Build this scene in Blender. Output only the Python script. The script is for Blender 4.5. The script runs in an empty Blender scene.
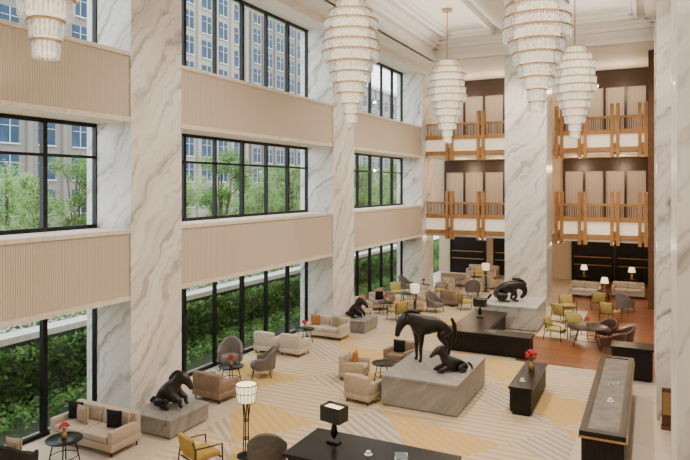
import bpy,bmesh,math,random
from math import pi,sin,cos,radians as R,atan2
from mathutils import Vector,Matrix
random.seed(7)
C=bpy.context.scene.collection
TH=math.atan2(306,617);S=sin(TH);K=cos(TH);H=6.0;F=617.0
# ---------------------------------------------------------------- materials
def nodes(name):
    m=bpy.data.materials.new(name);m.use_nodes=True
    n=m.node_tree.nodes;l=m.node_tree.links
    return m,n,l,n['Principled BSDF']
def mat(name,col,rough=.6,metal=0,var=.12,scale=8,bump=0,bscale=60,emit=0,ecol=None,coat=0,alpha=1,spec=.5):
    m,n,l,b=nodes(name)
    tc=n.new('ShaderNodeTexCoord');nz=n.new('ShaderNodeTexNoise');nz.inputs['Scale'].default_value=scale;nz.inputs['Detail'].default_value=4
    l.new(tc.outputs['Object'],nz.inputs['Vector'])
    r=n.new('ShaderNodeValToRGB');r.color_ramp.elements[0].position=.3;r.color_ramp.elements[1].position=.7
    r.color_ramp.elements[0].color=[c*(1-var) for c in col]+[1];r.color_ramp.elements[1].color=[min(1,c*(1+var)) for c in col]+[1]
    l.new(nz.outputs['Fac'],r.inputs['Fac']);l.new(r.outputs['Color'],b.inputs['Base Color'])
    b.inputs['Roughness'].default_value=rough;b.inputs['Metallic'].default_value=metal;b.inputs['Alpha'].default_value=alpha
    b.inputs['Specular IOR Level'].default_value=spec
    if coat:b.inputs['Coat Weight'].default_value=coat
    if bump:
        n2=n.new('ShaderNodeTexNoise');n2.inputs['Scale'].default_value=bscale;l.new(tc.outputs['Object'],n2.inputs['Vector'])
        bp=n.new('ShaderNodeBump');bp.inputs['Strength'].default_value=bump;bp.inputs['Distance'].default_value=.01
        l.new(n2.outputs['Fac'],bp.inputs['Height']);l.new(bp.outputs['Normal'],b.inputs['Normal'])
    if emit:
        b.inputs['Emission Strength'].default_value=emit;b.inputs['Emission Color'].default_value=list(ecol or col)+[1]
    return m
def marble(name,base,vein,sc=1.0,rough=.25,amt=.8):
    m,n,l,b=nodes(name)
    tc=n.new('ShaderNodeTexCoord');sp=n.new('ShaderNodeSeparateXYZ');l.new(tc.outputs['Object'],sp.inputs[0])
    nz=n.new('ShaderNodeTexNoise');nz.inputs['Scale'].default_value=.5*sc;nz.inputs['Detail'].default_value=8;nz.inputs['Roughness'].default_value=.58;l.new(tc.outputs['Object'],nz.inputs['Vector'])
    n2=n.new('ShaderNodeTexNoise');n2.inputs['Scale'].default_value=1.3*sc;n2.inputs['Detail'].default_value=3;l.new(tc.outputs['Object'],n2.inputs['Vector'])
    def ma(op,a,c,cl=False):
        q=n.new('ShaderNodeMath');q.operation=op;q.use_clamp=cl
        for i,v in enumerate((a,c)):
            if isinstance(v,(int,float)): q.inputs[i].default_value=v
            else: l.new(v,q.inputs[i])
        return q.outputs[0]
    s=ma('SUBTRACT',ma('MULTIPLY',sp.outputs[2],.62),ma('MULTIPLY',ma('ADD',sp.outputs[0],sp.outputs[1]),.8))
    def veins(freq,warp,w):
        t=ma('ADD',ma('MULTIPLY',s,freq),ma('MULTIPLY',nz.outputs['Fac'],warp))
        f=ma('ABSOLUTE',ma('SUBTRACT',ma('FRACT',t,0),.5),0)
        q=n.new('ShaderNodeMapRange');q.inputs['From Min'].default_value=0;q.inputs['From Max'].default_value=w;q.inputs['To Min'].default_value=1;q.inputs['To Max'].default_value=0
        l.new(f,q.inputs['Value']);return q.outputs[0]
    mk=n.new('ShaderNodeMapRange');mk.inputs['From Min'].default_value=.36;mk.inputs['From Max'].default_value=.58;l.new(n2.outputs['Fac'],mk.inputs['Value'])
    v1=ma('MULTIPLY',veins(1.25*sc,2.6,.14),ma('ADD',ma('MULTIPLY',mk.outputs[0],.7),.3));v2=ma('MULTIPLY',veins(3.1*sc,5.5,.13),mk.outputs[0]);v3=veins(.7*sc,2.2,.42)
    f=ma('ADD',ma('MULTIPLY',v1,.75*amt),ma('ADD',ma('MULTIPLY',v2,.5*amt),ma('MULTIPLY',v3,.26*amt)),True)
    mx=n.new('ShaderNodeMix');mx.data_type='RGBA';l.new(f,mx.inputs[0]);mx.inputs[6].default_value=list(base)+[1];mx.inputs[7].default_value=list(vein)+[1]
    l.new(mx.outputs[2],b.inputs['Base Color']);b.inputs['Roughness'].default_value=rough
    return m
def stripes(name,c1,c2,axis='Y',scale=3.0,rough=.8,bump=.4,emit=0,spec=.5):
    m,n,l,b=nodes(name)
    tc=n.new('ShaderNodeTexCoord');w=n.new('ShaderNodeTexWave');w.bands_direction=axis;w.inputs['Scale'].default_value=scale
    l.new(tc.outputs['Object'],w.inputs['Vector'])
    r=n.new('ShaderNodeValToRGB');r.color_ramp.elements[0].color=list(c1)+[1];r.color_ramp.elements[1].color=list(c2)+[1];r.color_ramp.elements[1].position=.6
    l.new(w.outputs['Fac'],r.inputs['Fac']);l.new(r.outputs['Color'],b.inputs['Base Color'])
    bp=n.new('ShaderNodeBump');bp.inputs['Strength'].default_value=bump;bp.inputs['Distance'].default_value=.03
    l.new(w.outputs['Fac'],bp.inputs['Height']);l.new(bp.outputs['Normal'],b.inputs['Normal'])
    b.inputs['Roughness'].default_value=rough;b.inputs['Specular IOR Level'].default_value=spec
    if emit: l.new(r.outputs['Color'],b.inputs['Emission Color']);b.inputs['Emission Strength'].default_value=emit
    return m
def planks(name,c1,c2):
    m,n,l,b=nodes(name)
    tc=n.new('ShaderNodeTexCoord');br=n.new('ShaderNodeTexBrick')
    br.inputs['Color1'].default_value=list(c1)+[1];br.inputs['Color2'].default_value=list(c2)+[1];br.inputs['Mortar'].default_value=(c1[0]*.4,c1[1]*.4,c1[2]*.4,1)
    br.inputs['Scale'].default_value=1;br.inputs['Mortar Size'].default_value=.014;br.inputs['Brick Width'].default_value=2.0;br.inputs['Row Height'].default_value=.28
    l.new(tc.outputs['Object'],br.inputs['Vector']);l.new(br.outputs['Color'],b.inputs['Base Color']);b.inputs['Roughness'].default_value=.28
    return m
def carpetmat():
    m,n,l,b=nodes('carpet_zigzag')
    tc=n.new('ShaderNodeTexCoord');sp=n.new('ShaderNodeSeparateXYZ');l.new(tc.outputs['Object'],sp.inputs[0])
    def ma(op,a,c=None,d=None):
        q=n.new('ShaderNodeMath');q.operation=op
        for i,v in enumerate((a,c,d)):
            if v is None: continue
            if isinstance(v,(int,float)): q.inputs[i].default_value=v
            else: l.new(v,q.inputs[i])
        return q.outputs[0]
    x,y=sp.outputs[0],sp.outputs[1]
    a=ma('FRACT',ma('MULTIPLY',ma('ADD',x,ma('MULTIPLY',y,.75)),.20))
    c=ma('FRACT',ma('MULTIPLY',ma('SUBTRACT',x,ma('MULTIPLY',y,.62)),.25))
    k1=ma('LESS_THAN',a,ma('MULTIPLY',c,.55))
    k2=ma('GREATER_THAN',a,ma('ADD',ma('MULTIPLY',c,.42),.58))
    st=ma('GREATER_THAN',ma('FRACT',ma('MULTIPLY',y,3.8)),.5)
    st2=ma('GREATER_THAN',ma('FRACT',ma('MULTIPLY',ma('ADD',ma('MULTIPLY',x,.8),y),3.6)),.5)
    def mix(f,p,q):
        mx=n.new('ShaderNodeMix');mx.data_type='RGBA'
        l.new(f,mx.inputs[0])
        for i,v in ((6,p),(7,q)):
            if isinstance(v,tuple): mx.inputs[i].default_value=v+(1,)
            else: l.new(v,mx.inputs[i])
        return mx.outputs[2]
    base=mix(st,(.57,.46,.32),(.47,.36,.23))
    gold=mix(st2,(.57,.35,.10),(.54,.39,.18))
    grey=mix(st2,(.54,.46,.36),(.38,.31,.24))
    o=mix(k1,base,gold);o=mix(k2,o,grey)
    l.new(o,b.inputs['Base Color']);b.inputs['Roughness'].default_value=.95
    return m
def glassmat():
    m,n,l,b=nodes('window_glass');n.remove(b)
    t=n.new('ShaderNodeBsdfTransparent');t.inputs[0].default_value=(.96,.99,.98,1);g=n.new('ShaderNodeBsdfGlossy');g.inputs['Roughness'].default_value=.02
    fr=n.new('ShaderNodeLayerWeight');fr.inputs[0].default_value=.12
    mu=n.new('ShaderNodeMath');mu.operation='MULTIPLY';mu.inputs[1].default_value=.1;l.new(fr.outputs['Fresnel'],mu.inputs[0])
    mx=n.new('ShaderNodeMixShader');l.new(mu.outputs[0],mx.inputs[0]);l.new(t.outputs[0],mx.inputs[1]);l.new(g.outputs[0],mx.inputs[2])
    l.new(mx.outputs[0],n['Material Output'].inputs[0]);return m
def leafmat(name,c1,c2,scale=.9):
    m,n,l,b=nodes(name);n.remove(b)
    tc=n.new('ShaderNodeTexCoord');nz=n.new('ShaderNodeTexNoise');nz.inputs['Scale'].default_value=scale;nz.inputs['Detail'].default_value=8;nz.inputs['Roughness'].default_value=.7;l.new(tc.outputs['Object'],nz.inputs['Vector'])
    r=n.new('ShaderNodeValToRGB');r.color_ramp.elements[0].position=.38;r.color_ramp.elements[1].position=.62;r.color_ramp.elements[0].color=list(c1)+[1];r.color_ramp.elements[1].color=list(c2)+[1];l.new(nz.outputs['Fac'],r.inputs['Fac'])
    d=n.new('ShaderNodeBsdfDiffuse');t=n.new('ShaderNodeBsdfTranslucent');l.new(r.outputs[0],d.inputs[0]);l.new(r.outputs[0],t.inputs[0])
    mx=n.new('ShaderNodeMixShader');mx.inputs[0].default_value=.45;l.new(d.outputs[0],mx.inputs[1]);l.new(t.outputs[0],mx.inputs[2]);l.new(mx.outputs[0],n['Material Output'].inputs[0]);return m
MARB=marble('white_marble',(.80,.775,.74),(.27,.23,.195),1,.3,.85)
MARB2=marble('warm_marble',(.68,.635,.58),(.24,.19,.15),1.2,.3,.9)
FLM=marble('floor_marble',(.56,.47,.37),(.42,.34,.26),.5,.35,.5)
GREYST=marble('grey_stone',(.235,.22,.205),(.44,.41,.38),1.6,.45,.55)
PALEST=marble('pale_stone',(.50,.48,.45),(.22,.20,.185),1.5,.35)
MIDST=marble('mid_stone',(.28,.26,.24),(.12,.11,.10),1.8,.4)
BAND=stripes('ribbed_cream_panel',(.42,.335,.255),(.63,.535,.435),'Y',5.5,.85,.3)
BANDT=mat('cream_trim',(.72,.64,.54),.5)
WHITE=mat('white_plaster',(.82,.785,.73),.7,var=.02)
CREAM=mat('cream_plaster',(.54,.43,.31),.7,var=.04)
BLK=mat('black_frame',(.008,.008,.009),.45,spec=.25)
BLKG=mat('black_lacquer',(.005,.004,.004),.3,spec=.3)
DARK=stripes('dark_ribbed_timber',(.005,.004,.004),(.018,.013,.011),'X',6,.5,spec=.2)
DARKB=stripes('dark_ribbed_wall',(.004,.004,.005),(.018,.016,.018),'X',4,.5,spec=.2)
BRONZE=mat('dark_bronze',(.013,.010,.009),.32,.2,var=.3,scale=5,spec=.5)
HAIR=mat('bronze_mane',(.008,.007,.006),.45,.2)
WOOD=mat('honey_oak',(.42,.215,.08),.45,var=.2,scale=3,spec=.3)
DWOOD=mat('brown_timber',(.12,.056,.027),.45,var=.2,scale=3,spec=.3)
BRASS=mat('brass',(.42,.26,.10),.35,.5)
CARPET=carpetmat()
WFL=planks('red_timber_floor',(.16,.050,.018),(.29,.105,.040))
GLASS=glassmat()
BEIGE=mat('beige_fabric',(.43,.345,.265),.9,bump=.4,var=.08,spec=.2)
CREAMF=mat('cream_fabric',(.53,.45,.365),.9,bump=.4,var=.06,spec=.2)
TAUPE=mat('taupe_fabric',(.25,.18,.13),.85,bump=.4,spec=.2)
GREYF=mat('grey_fabric',(.16,.14,.127),.9,bump=.4,spec=.2)
DGREYF=mat('dark_grey_fabric',(.115,.105,.098),.9,spec=.2)
CHARF=mat('charcoal_fabric',(.025,.021,.02),.85,bump=.3,spec=.2)
GOLDF=mat('mustard_fabric',(.40,.26,.065),.85,bump=.4,spec=.2)
OLIVE=mat('olive_yellow_fabric',(.43,.35,.11),.85,bump=.4,spec=.2)
ORNG=mat('orange_fabric',(.42,.17,.05),.85,bump=.3,spec=.2)
PLUM=mat('brown_leather',(.06,.022,.014),.5)
STRP=stripes('striped_cushion_fabric',(.08,.06,.045),(.50,.38,.24),'X',9,.9,.1)
BLKF=mat('black_fabric',(.010,.010,.011),.9,spec=.2)
LEGM=mat('dark_walnut_leg',(.03,.015,.009),.4)
SHADE=mat('white_lamp_shade',(.85,.78,.66),.8,emit=1.5,ecol=(1,.78,.5))
SHADEB=mat('black_lamp_shade',(.015,.013,.012),.5)
CRYS=mat('crystal_rods',(.72,.68,.61),.06,var=.7,scale=16,emit=.26,ecol=(1,.92,.78),alpha=.58)  # strong colour noise paints the crystal sparkle
CORE=mat('chandelier_core',(.8,.68,.5),.6,var=.7,scale=12,emit=1.35,ecol=(1,.80,.52))
RED=mat('red_petals',(.45,.006,.012),.6,var=.4,scale=40)
LEAFS=mat('stem_green',(.07,.17,.035),.7)
LEAF=leafmat('leaf_green',(.06,.13,.04),(.25,.38,.13),2.5)
LEAF2=leafmat('bright_leaf_green',(.12,.23,.07),(.40,.54,.23),2.5)
IVY=leafmat('ivy_green',(.03,.09,.025),(.28,.46,.15),2.6)
IVY2=leafmat('hedge_green',(.06,.15,.04),(.36,.52,.20),2.2)
BARK=mat('bark',(.10,.07,.05),.9)
PAPER=mat('magazine_paper',(.62,.58,.52),.5)
BLUEP=mat('magazine_cover',(.10,.13,.18),.4)
CUPW=mat('white_porcelain',(.78,.76,.72),.2)
CURT=stripes('pale_curtain',(.27,.22,.175),(.46,.39,.32),'X',4,.9,.3,.2)  # weak emission put into the fabric lifts its brightness
PANW=mat('emissive_cream_panel',(.84,.76,.64),.6,var=.03,emit=.5,ecol=(1,.84,.60))  # warm emission put into the panel material makes it look bright
BLDA=mat('grey_stone_cladding',(.17,.155,.14),.85,var=.1,spec=.1)
BLDB=mat('beige_stone_cladding',(.25,.225,.19),.85,var=.1,spec=.1)
BLDG=mat('bluish_building_glass',(.02,.045,.085),.5,var=.5,scale=.2,spec=.2)
CONC=mat('pale_concrete',(.42,.40,.37),.8)
COPE=mat('white_coping_stone',(.75,.73,.70),.8)
SOIL=mat('dark_planting_bed',(.05,.06,.03),.95,var=.5)
# ---------------------------------------------------------------- mesh helpers
class MB:
    def __init__(s): s.v=[];s.f=[]
    def add(s,vs,fs):
        b=len(s.v);s.v+=[tuple(v) for v in vs];s.f+=[tuple(b+i for i in f) for f in fs];return s
    def box(s,x0,x1,y0,y1,z0,z1,M=None):
        vs=[Vector((x,y,z)) for z in (z0,z1) for x,y in ((x0,y0),(x1,y0),(x1,y1),(x0,y1))]
        if M: vs=[M@v for v in vs]
        return s.add(vs,[(3,2,1,0),(4,5,6,7),(0,1,5,4),(1,2,6,5),(2,3,7,6),(3,0,4,7)])
    def rbox(s,x0,x1,y0,y1,z0,z1,r=.04,M=None,seg=2):
        bm=bmesh.new();bmesh.ops.create_cube(bm,size=1)
        for v in bm.verts: v.co=Vector(((x0+x1)/2+v.co.x*(x1-x0),(y0+y1)/2+v.co.y*(y1-y0),(z0+z1)/2+v.co.z*(z1-z0)))
        r=min(r,.49*min(x1-x0,y1-y0,z1-z0))
        bmesh.ops.bevel(bm,geom=bm.edges[:]+bm.verts[:],offset=r,segments=seg,profile=.5,affect='EDGES')
        bm.verts.index_update()
        vs=[v.co.copy() for v in bm.verts]
        if M: vs=[M@v for v in vs]
        s.add(vs,[[v.index for v in f.verts] for f in bm.faces]);bm.free();return s
    def lathe(s,prof,cx=0,cy=0,n=24,cap=True):
        vs=[];fs=[]
        for r,z in prof:
            for i in range(n):
                a=2*pi*i/n;vs.append((cx+r*cos(a),cy+r*sin(a),z))
        for j in range(len(prof)-1):
            for i in range(n):
                k=(i+1)%n;fs.append((j*n+i,j*n+k,(j+1)*n+k,(j+1)*n+i))
        if cap:
            fs.append(tuple(reversed(range(n))));fs.append(tuple((len(prof)-1)*n+i for i in range(n)))
        return s.add(vs,fs)
    def cyl(s,cx,cy,z0,z1,r0,r1=None,n=16): return s.lathe([(r0,z0),(r0 if r1 is None else r1,z1)],cx,cy,n)
    def tube(s,pts,r,n=8,closed=False):
        pts=[Vector(p) for p in pts];N=len(pts);rs=r if isinstance(r,(list,tuple)) else [r]*N
        vs=[];fs=[]
        for i,p in enumerate(pts):
            if closed: t=pts[(i+1)%N]-pts[i-1]
            else: t=pts[min(i+1,N-1)]-pts[max(i-1,0)]
            t.normalize();up=Vector((0,0,1)) if abs(t.z)<.9 else Vector((1,0,0))
            a=t.cross(up).normalized();b=t.cross(a).normalized()
            for k in range(n):
                q=2*pi*k/n;vs.append(p+a*cos(q)*rs[i]+b*sin(q)*rs[i])
        for i in range(N if closed else N-1):
            j=(i+1)%N
            for k in range(n):
                m=(k+1)%n;fs.append((i*n+k,i*n+m,j*n+m,j*n+k))
        if not closed: fs.append(tuple(range(n)));fs.append(tuple((N-1)*n+k for k in reversed(range(n))))
        return s.add(vs,fs)
    def ring(s,cx,cy,z,r,t,n=32): return s.tube([(cx+r*cos(2*pi*i/n),cy+r*sin(2*pi*i/n),z) for i in range(n)],t,6,True)
    def build(s,name,m,parent=None,smooth=False):
        me=bpy.data.meshes.new(name);me.from_pydata(s.v,[],s.f)
        bm=bmesh.new();bm.from_mesh(me);bmesh.ops.recalc_face_normals(bm,faces=bm.faces[:]);bm.to_mesh(me);bm.free()
        if smooth:
            for p in me.polygons: p.use_smooth=True
            try: me.set_sharp_from_angle(angle=R(42))
            except Exception: pass
        me.materials.append(m);o=bpy.data.objects.new(name,me);C.objects.link(o)
        if parent: o.parent=parent
        return o
def tag(o,label,cat,group=None,kind=None):
    if label:o['label']=label
    if cat:o['category']=cat
    if group:o['group']=group
    if kind:o['kind']=kind
    return o
def struct(o): o['kind']='structure';return o
def empty(name,x=0,y=0,z=0,rot=0):
    o=bpy.data.objects.new(name,None);C.objects.link(o);o.location=(x,y,z);o.rotation_euler.z=R(rot);o.empty_display_size=.2;return o
def copy_tree(o,parent=None):
    c=o.copy();C.objects.link(c)
    if parent: c.parent=parent
    for ch in list(o.children): copy_tree(ch,c)
    return c
CACHE={}
def put(key,builder,label,cat,x,y,rot=0,z=0,group=None,sc=1):
    if key in CACHE:
        o=copy_tree(CACHE[key])
        for k in ('label','category','group'):
            if k in o.keys(): del o[k]
    else:
        o=builder();CACHE[key]=o
    o.location=(x,y,z);o.rotation_euler=(0,0,R(rot));o.scale=(sc,sc,sc)
    return tag(o,label,cat,group)
def skinmesh(name,V,E,m,parent=None,sub=2,g=1.0):
    me=bpy.data.meshes.new(name);me.from_pydata([v[:3] for v in V],E,[]);me.materials.append(m)
    o=bpy.data.objects.new(name,me);C.objects.link(o)
    if parent:o.parent=parent
    md=o.modifiers.new('skin','SKIN');md.use_smooth_shade=True
    sk=me.skin_vertices[0].data if me.skin_vertices else None
    if sk is None:
        bm=bmesh.new();bm.from_mesh(me);bm.verts.layers.skin.verify();bm.to_mesh(me);bm.free();sk=me.skin_vertices[0].data
    for i,v in enumerate(V):
        r=v[3]*g;sk[i].radius=(r,r)
        sk[i].use_root=(i==0)
    s=o.modifiers.new('sub','SUBSURF');s.levels=sub;s.render_levels=sub
    dg=bpy.context.evaluated_depsgraph_get();dg.update()
    m2=bpy.data.meshes.new_from_object(o.evaluated_get(dg))
    for p in m2.polygons:p.use_smooth=True
    o.modifiers.clear();o.data=m2;m2.name=name
    return o
# ---------------------------------------------------------------- room shell
XW=-11.8;XG=-13.07;ZC=12.6;ZT=13.75
cols=[(0.5,2.4),(11.59,13.47),(22.68,24.69),(33.8,35.8)]
gaps=[(-2.9,.5),(2.4,11.59),(13.47,22.68),(24.69,33.8)]
struct(MB().box(-13.4,1.2,-3,42.6,-.3,0).build('floor',FLM))
struct(MB().box(-4.2,.12,21.6,42,0,.004).build('floor_timber',WFL))
c=MB().box(-9.9,-1.6,1,21.5,0,.004).box(-9.9,-4.3,21.5,31.8,0,.004).box(-12.9,-9.9,14.3,22.2,0,.004).box(-12.9,-9.9,25,33.6,0,.004)
tag(c.build('carpet',CARPET),'cream carpet woven with gold and beige diagonal wedges covering the lobby floor','carpet')
tag(MB().box(-4.15,-2.7,25.5,31.5,.004,.010).build('rug',mat('cream_rug',(.56,.46,.32),.95)),'plain cream rug laid on the red timber floor','rug')
b=MB();b2=MB();b3=MB()
for z0,z1 in ((3.1,4.9),(7.63,9.4)):
    for y0,y1 in gaps:
        b.box(XG+.1,XW-.05,y0,y1,z0+.12,z1-.1)
        b2.box(XG-.15,XW-.015,y0,y1,z1-.1,z1);b2.box(XG-.15,XW-.015,y0,y1,z0,z0+.12)
        b3.box(XG-.4,XG+.1,y0,y1,z0+.12,z1-.1)
struct(b.build('wall_left',BAND));struct(b2.build('trim_1',BANDT));struct(b3.build('wall_left_outer',CREAM))
for i,(y0,y1) in enumerate(cols):
    b=MB().box(XG-.3,XW,y0,y1,0,ZC+.3)
    struct(b.build('column_left_%d'%(i+1),MARB))
struct(MB().box(-6.7,-4.65,31.9,33.9,0,ZC+.2).build('column_centre',MARB))
nw=0
for (ya,yb) in gaps[1:]:
    for z0,z1,tr in ((0,3.1,None),(4.9,7.63,6.75),(9.4,ZC,None)):
        nw+=1
        w=empty('window_%d'%nw,XG,(ya+yb)/2,z0);struct(w)
        n=6;st=(yb-ya)/n;hy=(yb-ya)/2
        fr=MB()
        fr.box(-.06,.06,-hy,hy,0,.1).box(-.06,.06,-hy,hy,z1-z0-.1,z1-z0)
        for k in range(n+1):
            yy=-hy+k*st;hwid=.06 if k%2 else .035;fr.box(-.07,.07,max(-hy,yy-hwid),min(hy,yy+hwid),0,z1-z0)
        if tr: fr.box(-.05,.05,-hy,hy,tr-z0-.035,tr-z0+.035)
        fr.build('window_frame',BLK,w)
        g=MB().box(-.012,.012,-hy,hy,.05,z1-z0-.05);g.build('window_pane',GLASS,w)
b=MB().box(-13.5,-10.3,-3,34,ZC,15).box(-10.3,1.2,31.4,42.6,ZC,15).box(-13.5,-10.3,34,42.6,ZC,15)
b.box(-10.3,1.2,-3,31.4,ZT,15)
for y in (8.5,19.6): b.box(-10.3,1.2,y-.7,y+.7,13.1,ZT)
b.box(-5.9,-4.7,-3,31.4,13.1,ZT)
struct(b.build('ceiling',WHITE))
b=MB()
for y0,y1 in ((-2.3,7.8),(9.2,18.9),(20.3,31.4)):
    for x0,x1 in ((-10.3,-5.9),(-4.7,.4)):
        for k,(q,h,t) in enumerate(((0,.55,.25),(.25,.38,.2),(.45,.22,.2),(.95,.28,.16),(1.15,.14,.12))):
            X0,X1,Y0,Y1=x0+q,x1-q,y0+q,y1-q
            b.box(X0,X0+t,Y0,Y1,ZT-h,ZT+.02).box(X1-t,X1,Y0,Y1,ZT-h,ZT+.02).box(X0,X1,Y0,Y0+t,ZT-h,ZT+.02).box(X0,X1,Y1-t,Y1,ZT-h,ZT+.02)
struct(b.build('trim_2',WHITE))
b=MB().box(-10.42,-10.18,-3,31.3,12.6,12.85).box(-10.4,1.2,31.28,31.5,12.6,12.85).box(-11.75,-11.5,-2,34,12.35,12.6)
struct(b.build('trim_3',WHITE))
struct(MB().box(.62,1.2,-3,42.6,-.3,ZC+1.8).build('wall_right',MARB2))
struct(MB().box(.57,.62,8.5,17.7,0,1.3).build('baseboard_right',DWOOD))
struct(MB().box(-13.5,1.2,-3.4,-3,-.3,15).build('wall_front',CREAM))
struct(MB().box(.22,.62,6.6,8.5,0,ZT).build('column_right_1',MARB))
struct(MB().box(.13,.62,17.7,19.6,0,ZT).build('column_right_2',MARB))
struct(MB().box(.13,.62,28.8,30.7,0,ZT).build('column_right_3',MARB2))
b=MB().box(-13.4,.62,42,42.6,0,3.2).box(-13.4,.62,38.2,38.6,3.1,ZC+.3)
struct(b.build('wall_back',CREAM))
b=MB()
for z in (3.1,7.63): b.box(XW,.2,34.72,42,z,z+.33)
struct(b.build('ceiling_gallery',CREAM))
struct(MB().box(-.12,.62,33.4,34.9,0,ZC).build('wall_back_pier',DWOOD))
bays=((XW+.02,-6.75,'left'),(-4.6,-.14,'right'))
for z,ht in ((3.45,4.15),(7.98,4.6)):
    for x0,x1,nm in bays:
        lab='upper' if z>5 else 'lower'
        t=empty('curtain',(x0+x1)/2,38.1,z)
        tag(t,'pale pleated curtain wall behind the %s balcony of the %s bay'%(lab,nm),'curtain','gallery curtains')
        hw=(x1-x0)/2;pe=.75 if z<5 else 1.0
        MB().box(-hw,hw,0,.06,0,ht-pe).build('fabric',CURT,t)
        MB().box(-hw,hw,-.1,.08,ht-pe,ht-.02).build('recess_shade',LEGM,t)  # dark strip standing in for the shaded top of the recess
        k=4
        for i in range(k+1):
            xx=-hw+.05+(2*hw-.1)*i/k;MB().box(xx-.06,xx+.06,-.12,-.02,0,ht-pe).build('mullion',LEGM,t)
        z0=z-.35
        t=empty('balcony_railing',(x0+x1)/2,34.5,z0)
        tag(t,'oak and white panelled balcony railing with slim rods, %s storey of the %s bay'%(lab,nm),'railing','gallery balcony railings')
        MB().box(-hw,hw,0,.2,0,.16).build('base_rail',BANDT,t)
        MB().box(-hw,hw,-.08,.16,.16,.38).build('oak_beam',WOOD,t)
        MB().box(-hw,hw,.02,.1,.38,1.04).build('emissive_panel',PANW,t)
        MB().box(-hw,hw,-.08,.16,1.04,1.28).build('oak_beam',WOOD,t)
        m=MB();x=-hw+.05
        while x<hw: m.box(x-.018,x+.018,.03,.06,1.28,1.92);x+=.085
        m.build('rod_screen',DWOOD,t)
        MB().box(-hw,hw,-.05,.13,1.86,1.98).build('handrail',WOOD,t)
        for fx in ((.28,.64,.955) if nm=='left' else (.05,.31,.66,.95)):
            xx=-hw+2*hw*fx
            m=MB().box(xx-.22,xx-.06,-.18,.2,-.15,2.6).box(xx+.06,xx+.22,-.18,.2,-.15,2.6)
            for q in (.1,.38,1.05,1.8): m.box(xx-.08,xx+.08,-.12,.12,q,q+.2)
            m.build('post',WOOD,t)
def niche():
    t=empty('wall_panel')
    MB().box(-1.2,1.2,-.12,0,0,2.6).build('panel',DARKB,t)
    MB().box(-1.25,-1.15,-.2,0,0,2.65).box(1.15,1.25,-.2,0,0,2.65).box(-1.25,1.25,-.2,0,2.6,2.7).build('frame',BLKG,t)
    for z in (1.0,1.5): MB().box(-1.1,1.1,-.3,-.12,z,z+.04).build('shelf',BRASS,t)
    return t
for x,l in ((-11.3,'black ribbed wall panel, far left behind the lounge'),(-8.3,'black ribbed wall panel left of the centre column'),(-3.3,'black ribbed wall panel just right of the centre column'),(-.75,'black ribbed wall panel furthest right under the balcony')):
    put('niche',niche,l,'wall panel',x,41.98,0,0,'ribbed black panels')
# ---------------------------------------------------------------- chandeliers
def chandelier():
    t=empty('chandelier')
    MB().cyl(0,0,3.6,5.84,.025,n=8).cyl(0,0,5.74,5.84,.22).build('rod',BRASS,t)
    rr=[.24,.29,.47,.56,.70,.80,1.0,.95,.88,.95,.74,.5];R0=.86
    n=len(rr);hh=3.65/n
    m=MB();pr=[]
    for i,r in enumerate(rr): pr+=[(r*R0*.66,i*hh+.02),(r*R0*.66,i*hh+hh*.75)]
    m.lathe(pr,n=24);m.build('light_core',CORE,t)
    for i,r in enumerate(rr):
        z0=i*hh;rad=r*R0;k=max(16,int(2*pi*rad/.07));mm=MB()
        for j in range(k):
            a=2*pi*j/k;M=Matrix.Rotation(a,4,'Z')@Matrix.Translation((rad-.03,0,z0-.02))@Matrix.Rotation(R(4),4,'Y')
            mm.box(-.010,.010,-.017,.017,0,hh*.76,M)
        o=mm.build('crystal_tier',CRYS,t)
        MB().lathe([(rad*.78,z0+hh*.74),(rad+.02,z0+hh*.755),(rad+.02,z0+hh*.81),(rad*.78,z0+hh*.825)],n=28).build('brass_ring',BRASS,o)
    return t
for x,y,l in ((-8,6.2,'tiered crystal chandelier nearest the camera, cut off by the top left corner'),(-8,16.5,'tiered crystal chandelier in front of the second marble column of the window wall'),(-8,26.2,'tiered crystal chandelier hanging before the left balcony bay'),(-2.6,16.2,'large tiered crystal chandelier hanging before the centre marble column'),(-2.7,25.9,'smaller-looking tiered crystal chandelier hanging before the right balcony bay')):
    put('ch',chandelier,l,'chandelier',x,y,random.uniform(0,20),7.9,'tiered crystal chandeliers')
# ---------------------------------------------------------------- furniture builders (front = local -Y)
def tub(fm,lm=LEGM,hb=.9,w=.42):
    def f():
        t=empty('armchair');m=MB();n=22;vs=[];fs=[];a0,a1=R(-28),R(208)
        for i in range(n+1):
            a=a0+(a1-a0)*i/n;s=max(0,sin(a));top=.6+(hb-.6)*s**1.3;lean=1+.12*s
            for r,z in ((w-.02,.26),(w,.5),(w*lean,top-.03),((w-.04)*lean,top),((w-.09)*lean,top-.03),(w-.1,.5),(w-.1,.26)):
                vs.append((r*cos(a),r*sin(a)*1.02,z))
        for i in range(n):
            for k in range(7):
                q=(k+1)%7;fs.append((i*7+k,i*7+q,(i+1)*7+q,(i+1)*7+k))
        fs.append(tuple(range(7)));fs.append(tuple(n*7+k for k in range(7)))
        m.add(vs,fs).build('backrest',fm,t,True)
        MB().lathe([(.05,.25),(w-.1,.27),(w-.08,.33),(w-.08,.41),(w-.12,.46),(.05,.475)],0,-.04,20).build('seat',fm,t,True)
        for sx in (-1,1):
            for sy in (-1,1):
                MB().tube([(sx*.25,sy*.25,.28),(sx*.3,sy*.3,0)],[.025,.014]).build('leg',lm,t)
        return t
    return f
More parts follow.
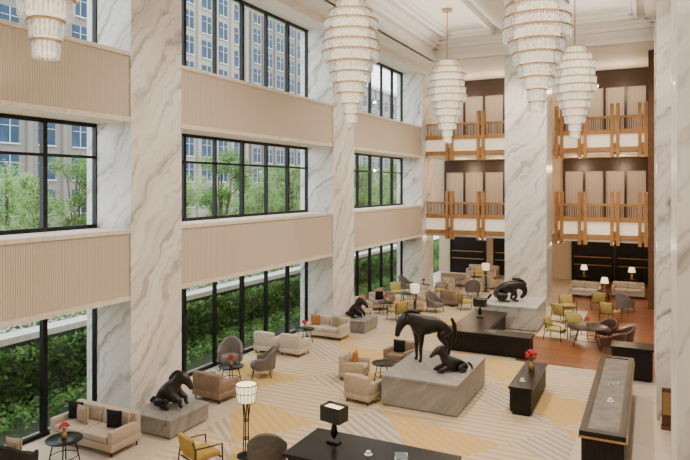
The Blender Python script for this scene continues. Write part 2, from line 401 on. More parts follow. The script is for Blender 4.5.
def boxarm(fm,w=.85,d=.85,seats=1,h=.78):
    def f():
        t=empty('sofa' if seats>1 else 'armchair');x=w/2;y=d/2
        MB().rbox(-x,x,-y,y,.12,.3,.03).build('base',fm,t,True)
        for s in (-1,1): MB().rbox(min(s*x,s*(x-.14)),max(s*x,s*(x-.14)),-y,y-.04,.28,.58,.04).build('arm',fm,t,True)
        MB().rbox(-x+.01,x-.01,y-.18,y,.28,h,.05).build('backrest',fm,t,True)
        sw=(w-.3)/seats
        for i in range(seats):
            a=-x+.15+i*sw
            MB().rbox(a,a+sw-.01,-y-.01,y-.2,.3,.45,.04).build('seat_cushion',fm,t,True)
            M=Matrix.Translation((0,y-.22,.44))@Matrix.Rotation(R(-10),4,'X')
            MB().rbox(a+.01,a+sw-.02,-.07,.07,0,.34,.05,M).build('back_cushion',fm,t,True)
        for sx in (-1,1):
            for sy in (-1,1): MB().cyl(sx*(x-.08),sy*(y-.08),0,.13,.018,.025,8).build('leg',LEGM,t)
        return t
    return f
def openchair(fm):
    def f():
        t=empty('open_armchair')
        MB().rbox(-.3,.3,-.3,.28,.36,.47,.04).build('seat',fm,t,True)
        M=Matrix.Translation((0,.28,.45))@Matrix.Rotation(R(-12),4,'X')
        MB().rbox(-.29,.29,-.05,.05,0,.42,.04,M).build('backrest',fm,t,True)
        for s in (-1,1):
            MB().tube([(s*.33,-.32,0),(s*.33,-.3,.62),(s*.34,.05,.64),(s*.32,.33,.66),(s*.31,.37,.8)],.018).build('arm_frame',LEGM,t,True)
            MB().tube([(s*.31,.3,.66),(s*.33,.38,0)],.017).build('leg',LEGM,t)
        for yy in (-.3,.27): MB().box(-.32,.32,yy,yy+.03,.33,.36).build('stretcher',LEGM,t)
        return t
    return f
def rtable(r=.38,h=.58,m=BLKG):
    def f():
        t=empty('side_table')
        MB().lathe([(r-.01,h-.03),(r,h-.02),(r,h-.005),(r-.01,h)],n=32).build('tabletop',m,t,True)
        for i in range(4):
            a=pi/4+i*pi/2
            MB().tube([(cos(a)*r*.55,sin(a)*r*.55,h-.03),(cos(a)*r*.85,sin(a)*r*.85,0)],.014).build('leg',BLK,t)
        MB().ring(0,0,h*.35,r*.75,.01).build('ring_stretcher',BLK,t)
        return t
    return f
def flamp():
    t=empty('floor_lamp')
    MB().lathe([(.21,0),(.21,.03),(.06,.06)],n=24).build('base',BLK,t,True)
    m=MB()
    for i in range(5):
        a=i*2*pi/5;m.tube([(cos(a)*.07,sin(a)*.07,.04),(cos(a)*.055,sin(a)*.055,.5),(cos(a)*.05,sin(a)*.05,.8),(cos(a+.5)*.085,sin(a+.5)*.085,1.22)],.013,6)
    for z in (.4,.8): m.ring(0,0,z,.06,.014,14)
    m.build('pole',BLK,t)
    MB().lathe([(.1,1.2),(.22,1.22),(.22,1.235)],n=24).build('collar',BRASS,t)
    s=MB().lathe([(.2,1.235),(.24,1.6)],n=32,cap=False).lathe([(.19,1.235),(.23,1.6)],n=32,cap=False).build('lamp_shade',SHADE,t,True)
    m=MB()
    for i in range(16):
        a=2*pi*i/16;m.tube([(cos(a)*.205,sin(a)*.205,1.235),(cos(a)*.245,sin(a)*.245,1.6)],.008,4)
    m.ring(0,0,1.6,.24,.012).ring(0,0,1.42,.222,.008).build('shade_rib',BLK,s)
    return t
def tlamp():
    t=empty('table_lamp')
    MB().rbox(-.13,.13,-.09,.09,0,.04,.01).build('base',BLKG,t)
    MB().tube([(0,0,.04),(0,0,.5)],.014).build('pole',BRASS,t)
    MB().lathe([(.03,.1),(.08,.2),(.05,.36),(.02,.42)],n=16).build('body',BLKG,t,True)
    m=MB()
    m.box(-.24,.24,-.16,-.15,.45,.76).box(-.24,.24,.15,.16,.45,.76).box(-.24,-.23,-.15,.15,.45,.76).box(.23,.24,-.15,.15,.45,.76)
    m.build('lamp_shade',SHADEB,t)
    MB().box(-.22,.22,-.14,.14,.5,.71).build('diffuser',SHADE,t)
    return t
def wlamp():
    t=empty('table_lamp')
    MB().lathe([(.1,0),(.1,.02),(.03,.05),(.07,.18),(.02,.32),(.015,.42)],n=16).build('base',BRASS,t,True)
    MB().lathe([(.2,.4),(.14,.68)],n=24).build('lamp_shade',SHADE,t,True)
    return t
def cushion(fm):
    def f():
        n=8;m=MB()
        for sgn in (-1,1):
            v=[];g=[]
            for i in range(n+1):
                for j in range(n+1):
                    x=-1+2*i/n;y=-1+2*j/n;th=.07*((1-x**4)*(1-y**4))**.5
                    v.append((x*.21*(1-.06*(1-y*y)),sgn*th,.21+y*.21*(1-.06*(1-x*x))))
            for i in range(n):
                for j in range(n): g.append((i*(n+1)+j,(i+1)*(n+1)+j,(i+1)*(n+1)+j+1,i*(n+1)+j+1))
            m.add(v,g)
        return m.build('cushion',fm,None,True)
    return f
def flowers():
    t=empty('flower_vase')
    MB().lathe([(.05,0),(.08,.05),(.09,.12),(.05,.2),(.06,.22)],n=16).build('vase',BRASS,t,True)
    m=MB();rnd=random.Random(3)
    for i in range(40):
        a=rnd.uniform(0,2*pi);e=rnd.uniform(-.1,pi/2);r=.13
        x,y,z=r*cos(a)*cos(e),r*sin(a)*cos(e),.33+r*sin(e)
        m.lathe([(.001,z-.04),(.035,z-.01),(.03,z+.025),(.001,z+.035)],x,y,6)
    m.build('bloom',RED,t,True)
    m=MB()
    for i in range(8):
        a=i*pi/4;m.tube([(0,0,.18),(cos(a)*.08,sin(a)*.08,.33)],.006,5)
    m.build('stem',LEAFS,t);return t
def magazines():
    t=empty('magazine_pile')
    MB().box(-.12,.12,-.16,.16,0,.012).build('magazine',PAPER,t)
    MB().box(-.11,.11,-.15,.15,.012,.024,Matrix.Rotation(R(12),4,'Z')).build('magazine',BLUEP,t);return t
def cup():
    t=empty('tea_cup')
    MB().lathe([(.07,0),(.08,.01)],n=16).build('saucer',CUPW,t);MB().lathe([(.025,.01),(.04,.03),(.045,.07)],n=16).build('cup',CUPW,t);return t
def plinth(x0,x1,y0,y1,h,m,label):
    t=empty('plinth',(x0+x1)/2,(y0+y1)/2,0);a=(x1-x0)/2;b=(y1-y0)/2
    MB().box(-a,a,-b,b,.06,h-.08).build('body',m,t)
    MB().box(-a+.04,a-.04,-b+.04,b-.04,0,.06).build('base',MIDST,t)
    MB().rbox(-a-.02,a+.02,-b-.02,b+.02,h-.08,h,.015).build('cap',m,t)
    tag(t,label,'plinth');return t
plinth(-11.45,-10.15,11.2,12.6,.47,MIDST,'low dark grey marble plinth in front of the nearest marble column by the windows')
plinth(-11.7,-10.4,22.75,24.1,.5,MIDST,'low dark grey marble plinth in front of the second marble column by the windows')
plinth(-6.6,-4.48,15.55,18.5,.85,GREYST,'large grey stone plinth carrying two horses in the middle of the lobby')
plinth(-6.7,-4.2,26.1,28.7,1.0,PALEST,'tall pale marble plinth behind the black reception desk')
def chain(k): return [(i,i+1) for i in range(k)]
def limb(V,E,root,pts):
    b=len(V);V+=pts;E.append((root,b));E+=[(b+i,b+i+1) for i in range(len(pts)-1)]
def horse_stand():
    t=empty('horse_statue')
    V=[(-.46,0,1.16,.27),(-.18,0,1.12,.255),(.1,0,1.10,.275),(.36,0,1.16,.27),(.55,0,1.30,.215),(.73,0,1.38,.165),(.89,0,1.35,.125),(.98,0,1.22,.135),(1.05,0,1.05,.10),(1.09,0,.90,.075),(1.105,0,.82,.07)]
    E=chain(10)
    for s in (-1,1):
        limb(V,E,3,[(.40,s*.15,.90,.13),(.38,s*.15,.72,.085),(.40,s*.14,.43,.055),(.39,s*.14,.15,.038),(.44,s*.14,.045,.058)])
        k=.14*s
        limb(V,E,0,[(-.48,s*.15,.96,.19),(-.34+k,s*.16,.77,.12),(-.60+k,s*.14,.49,.06),(-.56+k,s*.14,.15,.04),(-.50+k,s*.14,.045,.058)])
        limb(V,E,6,[(.87,s*.07,1.50,.026)])
    skinmesh('body',V,E,BRONZE,t,2,1.08)
    skinmesh('mane',[(.34,0,1.43,.04),(.50,0,1.53,.06),(.70,0,1.57,.06),(.88,0,1.50,.04)],chain(3),HAIR,t,1)
    skinmesh('tail',[(-.70,0,1.26,.05),(-.80,0,1.08,.07),(-.83,0,.8,.08),(-.81,0,.45,.03)],chain(3),HAIR,t,1)
    return t
def horse_lie():
    t=empty('horse_statue')
    V=[(-.42,0,.26,.25),(-.1,0,.27,.245),(.2,0,.33,.235),(.34,0,.50,.19),(.43,0,.70,.15),(.52,0,.87,.115),(.65,0,.83,.125),(.80,0,.72,.09),(.92,0,.62,.068),(.96,0,.58,.06)]
    E=chain(9)
    for s in (-1,1):
        limb(V,E,2,[(.3,s*.17,.19,.11),(.6,s*.19,.12,.06),(.74,s*.19,.055,.05),(.45,s*.22,.05,.045)])
        limb(V,E,0,[(-.4,s*.19,.20,.17),(-.1,s*.28,.17,.1),(-.42,s*.34,.07,.055),(-.12,s*.36,.05,.045)])
        limb(V,E,5,[(.51,s*.06,1.01,.024)])
    skinmesh('body',V,E,BRONZE,t,2,1.05)
    skinmesh('mane',[(.20,0,.64,.05),(.29,0,.79,.06),(.38,0,.94,.055),(.50,0,1.0,.035)],chain(3),HAIR,t,1)
    skinmesh('tail',[(-.62,0,.3,.05),(-.78,.06,.14,.06),(-.73,.2,.05,.035)],chain(2),HAIR,t,1)
    return t
def horse_sit():
    t=empty('horse_statue')
    V=[(-.30,0,.28,.28),(-.12,0,.40,.28),(.05,0,.52,.265),(.17,0,.70,.22),(.27,0,.87,.175),(.40,0,.96,.13),(.53,0,.88,.14),(.64,0,.74,.10),(.71,0,.62,.075),(.73,0,.57,.065)]
    E=chain(9)
    for s in (-1,1):
        limb(V,E,2,[(.18,s*.18,.38,.13),(.44,s*.19,.28,.08),(.42,s*.19,.15,.055),(.50,s*.19,.05,.055)])
        limb(V,E,0,[(-.27,s*.2,.22,.18),(.08,s*.29,.26,.1),(-.14,s*.32,.07,.055),(.14,s*.33,.05,.05)])
        limb(V,E,5,[(.37,s*.06,1.11,.025)])
    skinmesh('body',V,E,BRONZE,t,2,1.08)
    skinmesh('mane',[(-.02,0,.82,.06),(.1,0,.98,.07),(.22,0,1.09,.06),(.36,0,1.1,.04)],chain(3),HAIR,t,1)
    skinmesh('tail',[(-.50,0,.28,.06),(-.66,.05,.12,.065),(-.62,.18,.05,.035)],chain(2),HAIR,t,1)
    return t
def horse_curl():
    # body, neck and head bent round into an open loop, muzzle back to the knees
    t=empty('horse_statue')
    V=[(-.50,0,.26,.25),(-.34,0,.46,.25),(-.12,0,.60,.235),(.12,0,.68,.22),(.34,0,.70,.175),(.54,0,.62,.135),(.66,0,.46,.12),(.62,0,.28,.10),(.50,0,.16,.07),(.44,0,.12,.055)]
    E=chain(9)
    for s in (-1,1):
        limb(V,E,3,[(.12,s*.18,.46,.12),(.20,s*.24,.24,.07),(.10,s*.24,.07,.05),(.30,s*.22,.045,.045)])
        limb(V,E,0,[(-.48,s*.2,.22,.18),(-.18,s*.28,.28,.11),(-.36,s*.32,.07,.06),(-.08,s*.34,.045,.045)])
        limb(V,E,5,[(.62,s*.07,.78,.024)])
    skinmesh('body',V,E,BRONZE,t,2,1.06)
    skinmesh('mane',[(.08,0,.92,.05),(.32,0,.92,.06),(.56,0,.82,.06),(.70,0,.66,.045)],chain(3),HAIR,t,1)
    skinmesh('tail',[(-.74,0,.3,.06),(-.88,.06,.14,.06),(-.86,.2,.05,.035)],chain(2),HAIR,t,1)
    return t
put('hs',horse_stand,'standing dark bronze horse with lowered head on the grey stone plinth','horse statue',-5.8,17.35,226,.85,None,.98)
put('hl',horse_lie,'dark bronze horse lying beside the standing horse on the grey stone plinth','horse statue',-4.95,16.75,222,.85,None,.72)
put('hsit',horse_sit,'dark bronze crouching horse on the low plinth at the nearest marble column','horse statue',-10.8,11.9,15,.47,None,.82)
put('hsit',None,'dark bronze crouching horse on the low plinth at the second marble column','horse statue',-11.1,23.4,0,.5,None,.74)
put('hc',horse_curl,'dark bronze curled horse with head bent round on the tall pale plinth','horse statue',-5.5,27.2,28,1.0,None,1.05)
A=put
A('sofa_beige',boxarm(BEIGE,2.0,.9,2),'beige two-seat sofa under the nearest window, left of the first horse plinth','sofa',-11.6,10.3,0)
A('tub_char',tub(CHARF),'charcoal tub armchair in the bottom left corner','armchair',-11.6,8.3,190)
A('rt',rtable(),'black round side table between the beige sofa and the bottom left armchair','side table',-11.3,9.2)
A('big_taupe',boxarm(TAUPE,1.05,.85),'taupe boxy armchair seen from behind just past the first horse plinth','armchair',-11.05,14.05,175)
A('rt',None,'black round side table between taupe armchair and two grey tub chairs','side table',-11.35,15.15)
A('tub_grey',tub(GREYF,hb=.98),'grey tub armchair nearest the windows behind the round table','armchair',-12.4,16.5,30)
A('tub_grey',None,'grey tub armchair turned toward the windows beside the round table','armchair',-11.0,16.3,-60)
A('fl',flamp,'slim black floor lamp with white shade standing in the left foreground','floor lamp',-8.05,11.3)
A('open_gold',openchair(GOLDF),'mustard open armchair with dark frame at the bottom edge','armchair',-8.45,10.25,160)
A('tub_dgrey',tub(DGREYF,hb=1.0),'dark grey high tub chair at the bottom edge left of the black console','armchair',-7.2,10.85,-150)
A('arm_cream',boxarm(CREAMF,.85,.8),'cream boxy armchair seen from behind closest to the windows, middle group','armchair',-12.4,18.8,180)
A('arm_cream',None,'cream boxy armchair seen from behind, right one of the pair in the middle group','armchair',-11.35,18.9,178)
A('sofa_c',boxarm(CREAMF,1.6,.85,2),'cream two-seat sofa before the second marble column','sofa',-11.5,21.65,0)
A('rt',None,'black round side table with red flowers between cream pair and cream sofa','side table',-11.8,20.35)
A('arm_beige',boxarm(BEIGE,.85,.8),'beige armchair furthest left of the group beside the stone plinth','armchair',-8.3,17.4,100)
A('arm_beige',None,'beige armchair turned away, close to the near left corner of the stone plinth','armchair',-7.2,15.7,170)
A('arm_taupe',boxarm(TAUPE,.9,.8),'taupe armchair with dark cushion behind the stone plinth','armchair',-7.5,19.3,-10)
A('rt',None,'black round side table among the three armchairs by the stone plinth','side table',-7.35,17.5,0)
for i,(k,f,x,y,r,l) in enumerate([
 ('arm_cream',None,-12.2,26.2,60,'cream armchair by the windows just beyond the second marble column'),
 ('arm_beige',None,-11.9,27.7,40,'beige armchair by the windows, second beyond the second marble column'),
 ('open_olive',openchair(OLIVE),-10.2,25.8,-120,'olive open armchair beside the floor lamp in the far lounge'),
 ('arm_beige',None,-10.2,28.0,-60,'beige armchair facing the windows in the far lounge'),
 ('open_olive',None,-12.1,30.5,30,'olive open armchair close to the far windows'),
 ('arm_cream',None,-10.9,30.6,-20,'cream armchair beside the far round table'),
 ('open_olive',None,-10.1,32.0,-80,'olive open armchair in the furthest lounge group'),
 ('arm_cream',None,-10.4,33.7,-20,'cream armchair at the edge of the left balcony bay'),
 ('tub_grey',None,-12.3,32.6,80,'grey tub chair by the last window bay'),
 ('tub_grey',None,-8.7,33.2,200,'grey tub chair left of the centre column'),
 ('sofa_c',None,-10.6,36.4,180,'cream sofa under the left balcony bay'),
 ('arm_cream',None,-8.4,36.2,140,'cream armchair under the left balcony bay'),
 ('arm_taupe',None,-9.0,30.2,160,'taupe armchair standing alone before the left bay'),
 ('tub_grey',None,-9.2,28.2,70,'grey tub chair facing the reception desk'),
 ('sofa_beige',None,-9.9,40.3,0,'beige sofa at the far back wall under the left balcony'),
 ('open_olive',None,-8.0,29.4,120,'olive open armchair near the reception desk'),
 ('open_olive',None,-9.6,38.3,20,'olive open armchair deep under the left balcony bay'),
 ('tub_grey',None,-7.6,38.6,-40,'grey tub chair deep under the left balcony beside the centre column'),
 ('arm_taupe',None,-12.1,28.9,90,'taupe armchair against the windows of the far lounge'),
 ]): A(k,f,l,'sofa' if 'sofa' in k else 'armchair',x,y,r)
A('rt',None,'black round side table nearest the second column in the far lounge','side table',-11.15,26.75)
A('rt',None,'black round side table in the middle of the far lounge','side table',-11.1,29.3)
A('rt',None,'black round side table with red flowers by the last window bay','side table',-11.2,32.3)
A('rt',None,'black round side table before the sofa under the left balcony','side table',-10.1,35.1)
A('fl',None,'black floor lamp with white shade in the far lounge','floor lamp',-9.45,26.1)
A('fl',None,'black floor lamp with white shade left of the centre marble column','floor lamp',-8.4,34.9)
A('rtb',rtable(.75,.72),'large dark round table on the red timber floor','table',-2.15,24.9)
for a,k,f,l in ((165,'open_olive',None,'olive open armchair left of the large round table'),(115,'open_olive',None,'olive open armchair behind the large round table'),(60,'tub_plum',tub(PLUM,hb=.82),'brown leather tub chair behind the large round table'),(10,'tub_plum',None,'brown leather tub chair right of the large round table'),(-40,'tub_plum',None,'brown leather tub chair at the near right side of the large round table')):
    x=-2.15+1.2*cos(R(a));y=24.9+1.2*sin(R(a));A(k,f,l,'armchair',x,y,a-90)
for k,x,y,r,l in (('open_olive',-3.5,28.6,150,'olive open armchair on the cream rug nearer the round table'),('open_olive',-3.5,30.6,20,'olive open armchair at the far end of the cream rug'),('sofa_c',-3.2,35.8,0,'cream sofa under the right balcony beside the centre column'),('sofa_c',-1.1,36.6,0,'cream sofa under the right balcony furthest right'),('tub_grey',-1.1,32.3,150,'grey tub chair before the right balcony bay'),('open_olive',-2.3,32.4,190,'olive open armchair in the middle before the right balcony bay'),('open_olive',-1.6,29.8,150,'olive open armchair between the round table and the right balcony')):
    A(k,None,l,'sofa' if 'sofa' in k else 'armchair',x,y,r)
A('rt',None,'black round side table before the right balcony sofas','side table',-2.15,34.6)
A('rt',None,'black round side table in front of the black panel right of the centre column','side table',-3.6,39.6)
A('rt',None,'black round side table in front of the black panel furthest right','side table',-1.0,39.6)
A('tl',tlamp,'table lamp with black shade on the black foreground console','table lamp',-5.75,11.1,-10,.8)
A('wl',wlamp,'small lit table lamp on the side table before the right balcony sofas','table lamp',-2.15,34.6,0,.58)
A('wl',None,'small lit table lamp against the black panel right of the centre column','table lamp',-3.6,39.6,0,.58)
A('wl',None,'small lit table lamp against the black panel furthest right','table lamp',-1.0,39.6,0,.58)
def console():
    t=empty('console_table')
    MB().box(-1.5,1.5,-.65,.65,.05,.72).build('body',BLKG,t);MB().box(-1.45,1.45,-.6,.6,0,.05).build('base',BLK,t)
    MB().rbox(-1.58,1.58,-.72,.72,.72,.8,.01).build('tabletop',BLKG,t)
    for i in range(4): MB().box(-1.48+i*.75,-1.48+i*.75+.7,-.67,-.65,.1,.68).build('door',DARK,t)
    return t
A('console',console,'long black lacquer console at the bottom centre of the lobby','console table',-4.85,10.93,0)
A('mag',magazines,'magazines on the right half of the black foreground console','magazines',-4.3,11.1,20,.8)
A('cup',cup,'white cup and saucer on the black foreground console','cup',-4.9,10.9,0,.8)
t=empty('reception_desk',-5.25,21.85,0)
MB().box(-1.5,1.5,0,.75,.08,.66).build('front_body',DARK,t);MB().rbox(-1.55,1.55,-.05,.8,.66,.76,.01).build('front_top',BLKG,t)
MB().box(-1.4,-.15,.8,4.0,.08,.66).build('side_body',DARK,t);MB().rbox(-1.45,-.1,.8,4.1,.66,.76,.01).build('side_top',BLKG,t)
MB().box(-1.45,1.45,.06,.7,0,.08).build('plinth_base',BLK,t)
tag(t,'black L-shaped reception desk behind the stone plinth','reception desk')
A('tl',None,'table lamp with black shade on the long arm of the reception desk','table lamp',-6.1,24.4,0,.762)
A('mag',None,'magazines lying on the reception desk front','magazines',-5.2,22.2,80,.762)
def lowcab():
    t=empty('low_cabinet')
    MB().box(-.27,.27,-1.25,1.25,.08,.68).build('body',DARK,t);MB().rbox(-.31,.31,-1.3,1.3,.68,.75,.01).build('top',BLKG,t);MB().box(-.22,.22,-1.2,1.2,0,.08).build('base',BLK,t)
    for i in range(3):
        d=MB().box(-.29,-.27,-1.2+i*.82,-1.2+i*.82+.78,.12,.64).build('door',BLKG,t);MB().box(-.31,-.29,-1.2+i*.82+.6,-1.2+i*.82+.63,.3,.48).build('handle',BRASS,d)
    return t
A('lowcab',lowcab,'narrow black cabinet standing alone between the stone plinth and the right counter','cabinet',-3.05,17.7,0)
A('flw',flowers,'large bunch of red flowers in vase on the narrow black cabinet','flowers',-3.05,18.1,0,.75,None,1.2)
A('cup',None,'white cup and saucer on the narrow black cabinet','cup',-3.1,17.0,0,.75)
t=empty('bar_counter',-.88,16.55,0)
MB().box(-.4,.4,-3.1,3.1,.1,.86).build('body',DARK,t);MB().box(-.36,.36,-3,3,0,.1).build('base',BLK,t)
MB().box(-.44,-.3,-3.15,3.15,.92,1.02).box(.3,.44,-3.15,3.15,.92,1.02).box(-.3,.3,-3.15,-2.95,.92,1.02).box(-.3,.3,2.95,3.15,.92,1.02).build('top_frame',BLKG,t)
MB().box(-.3,.3,-2.95,2.95,.92,.995).build('stone_inlay',mat('grey_stone_inlay',(.12,.10,.083),.5,var=.4,scale=3),t)
MB().box(-.46,.46,-3.17,3.17,.88,.92).build('brass_band',BRASS,t)
tag(t,'long dark counter with stone inlaid top along the right wall','counter')
A('mag',None,'magazines on the long right counter','magazines',-.85,17.0,0,.995)
A('cup',None,'white cup and saucer on the long right counter','cup',-.85,15.6,0,.995)
t=empty('service_counter',-.5,21.3,0)
MB().box(-.6,.55,-.35,.35,.08,.95).build('body',DARK,t);MB().rbox(-.63,.58,-.4,.4,.95,1.02,.01).build('top',BLKG,t);MB().box(-.55,.5,-.3,.3,0,.08).build('base',BLK,t)
tag(t,'short black ribbed counter across the far end of the long counter','counter')
t=empty('menu_stand',.38,17.2,0)
MB().box(-.16,.16,-.12,.12,0,.06).box(-.14,.14,-.03,.03,.06,1.0).build('stand',DWOOD,t);MB().box(-.12,.12,-.045,-.03,.35,.9).build('face_plate',BRASS,t)
tag(t,'small brown timber stand with brass face against the right wall column','stand')
for k,m,l,x,y,z,r in (('cu_b',BLKF,'black cushion at left end of the beige sofa under the nearest window',-12.25,10.3,.46,12),('cu_s',STRP,'brown striped cushion beside the black one on the nearest beige sofa',-11.9,10.2,.46,-8),('cu_b',BLKF,'black cushion at the right end of the nearest beige sofa',-11.0,10.3,.46,10),
 ('cu_b',BLKF,'black cushion on the taupe armchair behind the stone plinth',-7.5,19.2,.46,0),('cu_o',ORNG,'orange cushion on the cream sofa before the second column',-12.0,21.55,.46,5),('cu_s',STRP,'brown striped cushion on the cream sofa before the second column',-11.1,21.6,.46,-10),
 ('cu_o',ORNG,'orange cushion on the beige armchair left of the stone plinth',-8.25,17.35,.46,100),('cu_o',ORNG,'orange cushion on the cream armchair beyond the second column',-12.1,26.15,.46,60),('cu_b',BLKF,'black cushion on the beige armchair by the far windows',-11.85,27.65,.46,40),('cu_s',STRP,'brown striped cushion on the bottom left charcoal chair',-11.6,8.25,.47,190)):
    A(k,cushion(m),l,'cushion',x,y,r,z,'throw cushions')
for x,y,z,l in ((-11.3,9.2,.58,'red flowers on the side table in the bottom left'),(-11.35,15.15,.58,'red flowers on the side table by the grey tub chairs'),(-11.8,20.35,.58,'red flowers on the side table before the second column sofa'),(-11.15,26.75,.58,'red flowers on the nearest side table of the far lounge'),(-11.2,32.3,.58,'red flowers on the side table by the last window bay'),(-2.15,24.9,.72,'red flowers on the large round table')):
    A('flw',flowers,l,'flowers',x,y,0,z,'red flower vases',.7)
# ---------------------------------------------------------------- outside
struct(MB().box(-160,-15.9,-10,260,-.4,1.0).build('ground_street',CONC))
struct(MB().box(-15.9,-13.4,-10,60,-.4,-.02).build('ground_lightwell',SOIL))
t=empty('garden_wall',-15.7,22,0);MB().box(-.2,.15,-32,32,0,1.75).build('body',BLDA,t);MB().box(-.3,.32,-32,32,1.75,1.93).build('coping',COPE,t)
for i in range(34): MB().box(.24,.32,-31.5+i*1.75,-31.44+i*1.75,0,1.75).build('trellis_post',BARK,t)
tag(t,'low garden wall with white coping and slim trellis posts outside the ground windows','garden wall')
def leafcloud(pts_fn,n,size,seed):
    rnd=random.Random(seed);m=MB()
    for i in range(n):
        x,y,z=pts_fn(rnd);s=size*rnd.uniform(.6,1.3)
        q=Matrix.Translation((x,y,z))@Matrix.Rotation(rnd.uniform(0,6.28),4,'Z')@Matrix.Rotation(rnd.uniform(-1.2,1.2),4,'X')@Matrix.Rotation(rnd.uniform(-1.2,1.2),4,'Y')
        m.add([q@Vector(v) for v in ((-s,0,0),(0,-s*.5,0),(s,0,0),(0,s*.5,0))],[(0,1,2,3)])
    return m
def ivyp(r):
    if r.random()<.35: return (r.uniform(-15.1,-13.6),r.uniform(-5,52),r.uniform(.1,.45))
    return (-15.27+abs(r.gauss(0,.16)),r.uniform(-5,52),.1+r.uniform(0,1)**.8*1.58)
tag(leafcloud(ivyp,38000,.08,1).build('ivy',IVY),'dense green ivy and groundcover by the garden wall outside the ground windows','ivy',None,'stuff')
def hedgep(r):
    y=r.uniform(-5,60);return (min(-16.15,-16.8+r.gauss(0,.3)),y,1.1+r.uniform(0,1)*(2.6+.4*sin(y*1.3)+.3*sin(y*3.1)))
tag(leafcloud(hedgep,38000,.08,2).build('hedge',IVY2),'loose bright green hedge growing behind the garden wall','hedge',None,'stuff')
def tree(seed,lm,h):
    def f():
        rnd=random.Random(seed);t=empty('tree')
        bl=[]
        for _ in range(24):
            a=rnd.uniform(0,2*pi);r=rnd.uniform(.2,1.25);bl.append((r*cos(a),r*sin(a),rnd.uniform(h*.3,h*.93),rnd.uniform(.4,.7)))
        def p(r):
            b=r.choice(bl);a=Vector((r.gauss(0,1),r.gauss(0,1),r.gauss(0,1))).normalized()*b[3]*r.uniform(.3,1.25);return (b[0]+a.x,b[1]+a.y,b[2]+a.z*.8)
        leafcloud(p,9000,.062,seed).build('crown',lm,t)
        m=MB().tube([(0,0,0),(.05,0,h*.3),(0,.1,h*.6),(.1,0,h*.85)],[.12,.09,.06,.03])
        for b in bl[:12]: m.tube([(.03,0,h*.25),(b[0]*.5,b[1]*.5,b[2]-.5),(b[0],b[1],b[2])],[.05,.03,.012],6)
        m.build('trunk',BARK,t);return t
    return f
kinds=[('ta',tree(11,LEAF,6.9),'mid green'),('tb',tree(12,LEAF2,7.3),'bright green, taller'),('tc',tree(13,LEAF2,6.5),'bright green, shorter')]
i=0
for q in range(19):
    for row in (0,1):
        k,f,nm=kinds[(i*2+row+i//3)%3];i+=1
        yy=12+q*3.6+row*1.8;xx=-20.5-row*4.5
        rw='front' if row==0 else 'back'
        A(k,f,'%s airy street tree outside, %s row beyond the windows'%(nm,rw),'tree',xx,yy,random.uniform(0,360),1.0,'%s street trees in the %s row'%(nm,rw),random.uniform(.84,1.06))
def building(x,y0,y1,h,wm,label,cw=3.4,rh=3.7):
    t=empty('office_building',x,(y0+y1)/2,0);hy=(y1-y0)/2
    MB().box(-14,0,-hy,hy,0,h).build('facade',wm,t)
    MB().box(-14.2,.5,-hy-.2,hy+.2,h,h+.8).build('roof_cornice',CONC,t)
    n=int((y1-y0)/cw);rows=int((h-3)/rh);w0=None;s0=None
    for i in range(n):
        for j in range(rows):
            yy=-hy+(i+.5)*(y1-y0)/n;z=3+j*rh
            if w0 is None:
                w0=MB().box(-.1,.08,-1.0,1.0,0,2.6).build('window',BLDG,t)
                s0=MB().box(.08,.2,-1.1,1.1,-.15,0).box(.08,.14,-.04,.04,0,2.6).box(.08,.14,-1.0,1.0,1.7,1.76).build('window_frame',CONC,w0);w=w0
            else:
                w=w0.copy();C.objects.link(w);q=s0.copy();C.objects.link(q);w.parent=t;q.parent=w
            w.location=(0,yy,z)
    for i in range(n+1):
        yy=-hy+i*(y1-y0)/n;MB().box(0,.35,yy-.3,yy+.3,0,h).build('pilaster',wm,t)
    tag(t,label,'building')
building(-58,30,60,30,BLDA,'grey stone office building seen through the leftmost windows',3.8)
building(-60,64,84,44,BLDB,'tall beige office tower seen through the second window bay',3.4)
building(-66,90,114,52,BLDA,'tall grey office tower right of the beige one',3.6)
building(-62,120,165,30,BLDB,'long beige office block seen through the furthest window bay',4.5)
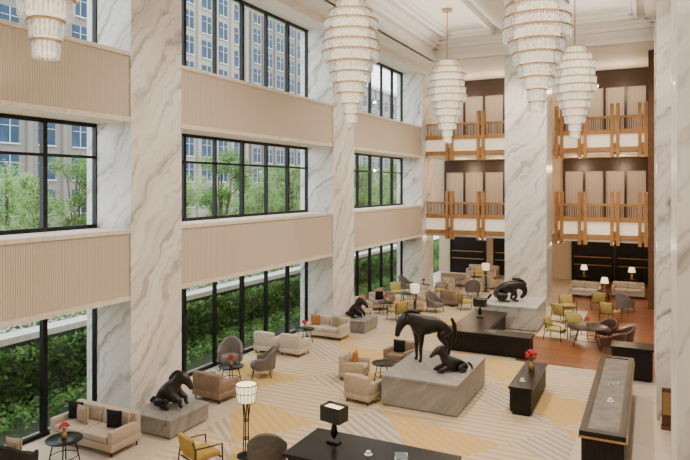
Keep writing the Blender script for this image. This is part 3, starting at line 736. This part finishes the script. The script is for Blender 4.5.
# ---------------------------------------------------------------- lights
W=bpy.data.worlds.new('World');bpy.context.scene.world=W;W.use_nodes=True
bg=W.node_tree.nodes['Background'];bg.inputs[0].default_value=(.88,.94,1,1);bg.inputs[1].default_value=4.6
def light(kind,name,loc,energy,col=(1,.93,.84),rot=(0,0,0),**k):
    d=bpy.data.lights.new(name,kind);d.energy=energy;d.color=col
    for a,v in k.items(): setattr(d,a,v)
    o=bpy.data.objects.new(name,d);C.objects.link(o);o.location=loc;o.rotation_euler=rot;return o
sv=Vector((-.42,.5,-.75));light('SUN','sun',(0,0,30),3.0,(1,.96,.9),sv.to_track_quat('-Z','Y').to_euler(),angle=R(3))
for y in (4,13.5,23,29):
    for x in (-8,-2.6):
        light('SPOT','ceiling_fill_spot',(x+1.6,y,13.0),1700,(1,.87,.70),spot_size=R(135),spot_blend=.6,shadow_soft_size=.12)  # added fill spot for the room, no fitting in the ceiling
for y0,y1 in ((-2.3,7.8),(9.2,18.9),(20.3,31)):
    for x in (-8.1,-2.2):
        light('AREA','ceiling_bounce_fill',(x,(y0+y1)/2,12.7),120,(1,.93,.83),(pi,0,0),shape='RECTANGLE',size=3.2,size_y=7)  # unseen upward area fill, added to bounce off the ceiling
for x in (-10.2,-8,-3.6,-1.4):
    light('POINT','gallery_fill',(x,36.5,7.0),100,(1,.72,.44),shadow_soft_size=.08)  # added warm fill inside the galleries, no lamp modelled
    light('POINT','gallery_fill',(x,36.5,11.4),110,(1,.76,.50),shadow_soft_size=.08)
    light('POINT','lounge_fill',(x,37.5,2.8),90,(1,.74,.48),shadow_soft_size=.08)  # added warm fill below the balconies, not a fitted lamp
# ---------------------------------------------------------------- camera
cam=bpy.data.cameras.new('camera');co=bpy.data.objects.new('camera',cam);C.objects.link(co)
co.location=(0,0,H);co.rotation_euler=(R(90),0,TH);cam.sensor_width=36;cam.sensor_fit='HORIZONTAL';cam.lens=36*F/690
cam.shift_y=-44/690;cam.clip_end=500;cam.clip_start=.05
bpy.context.scene.camera=co
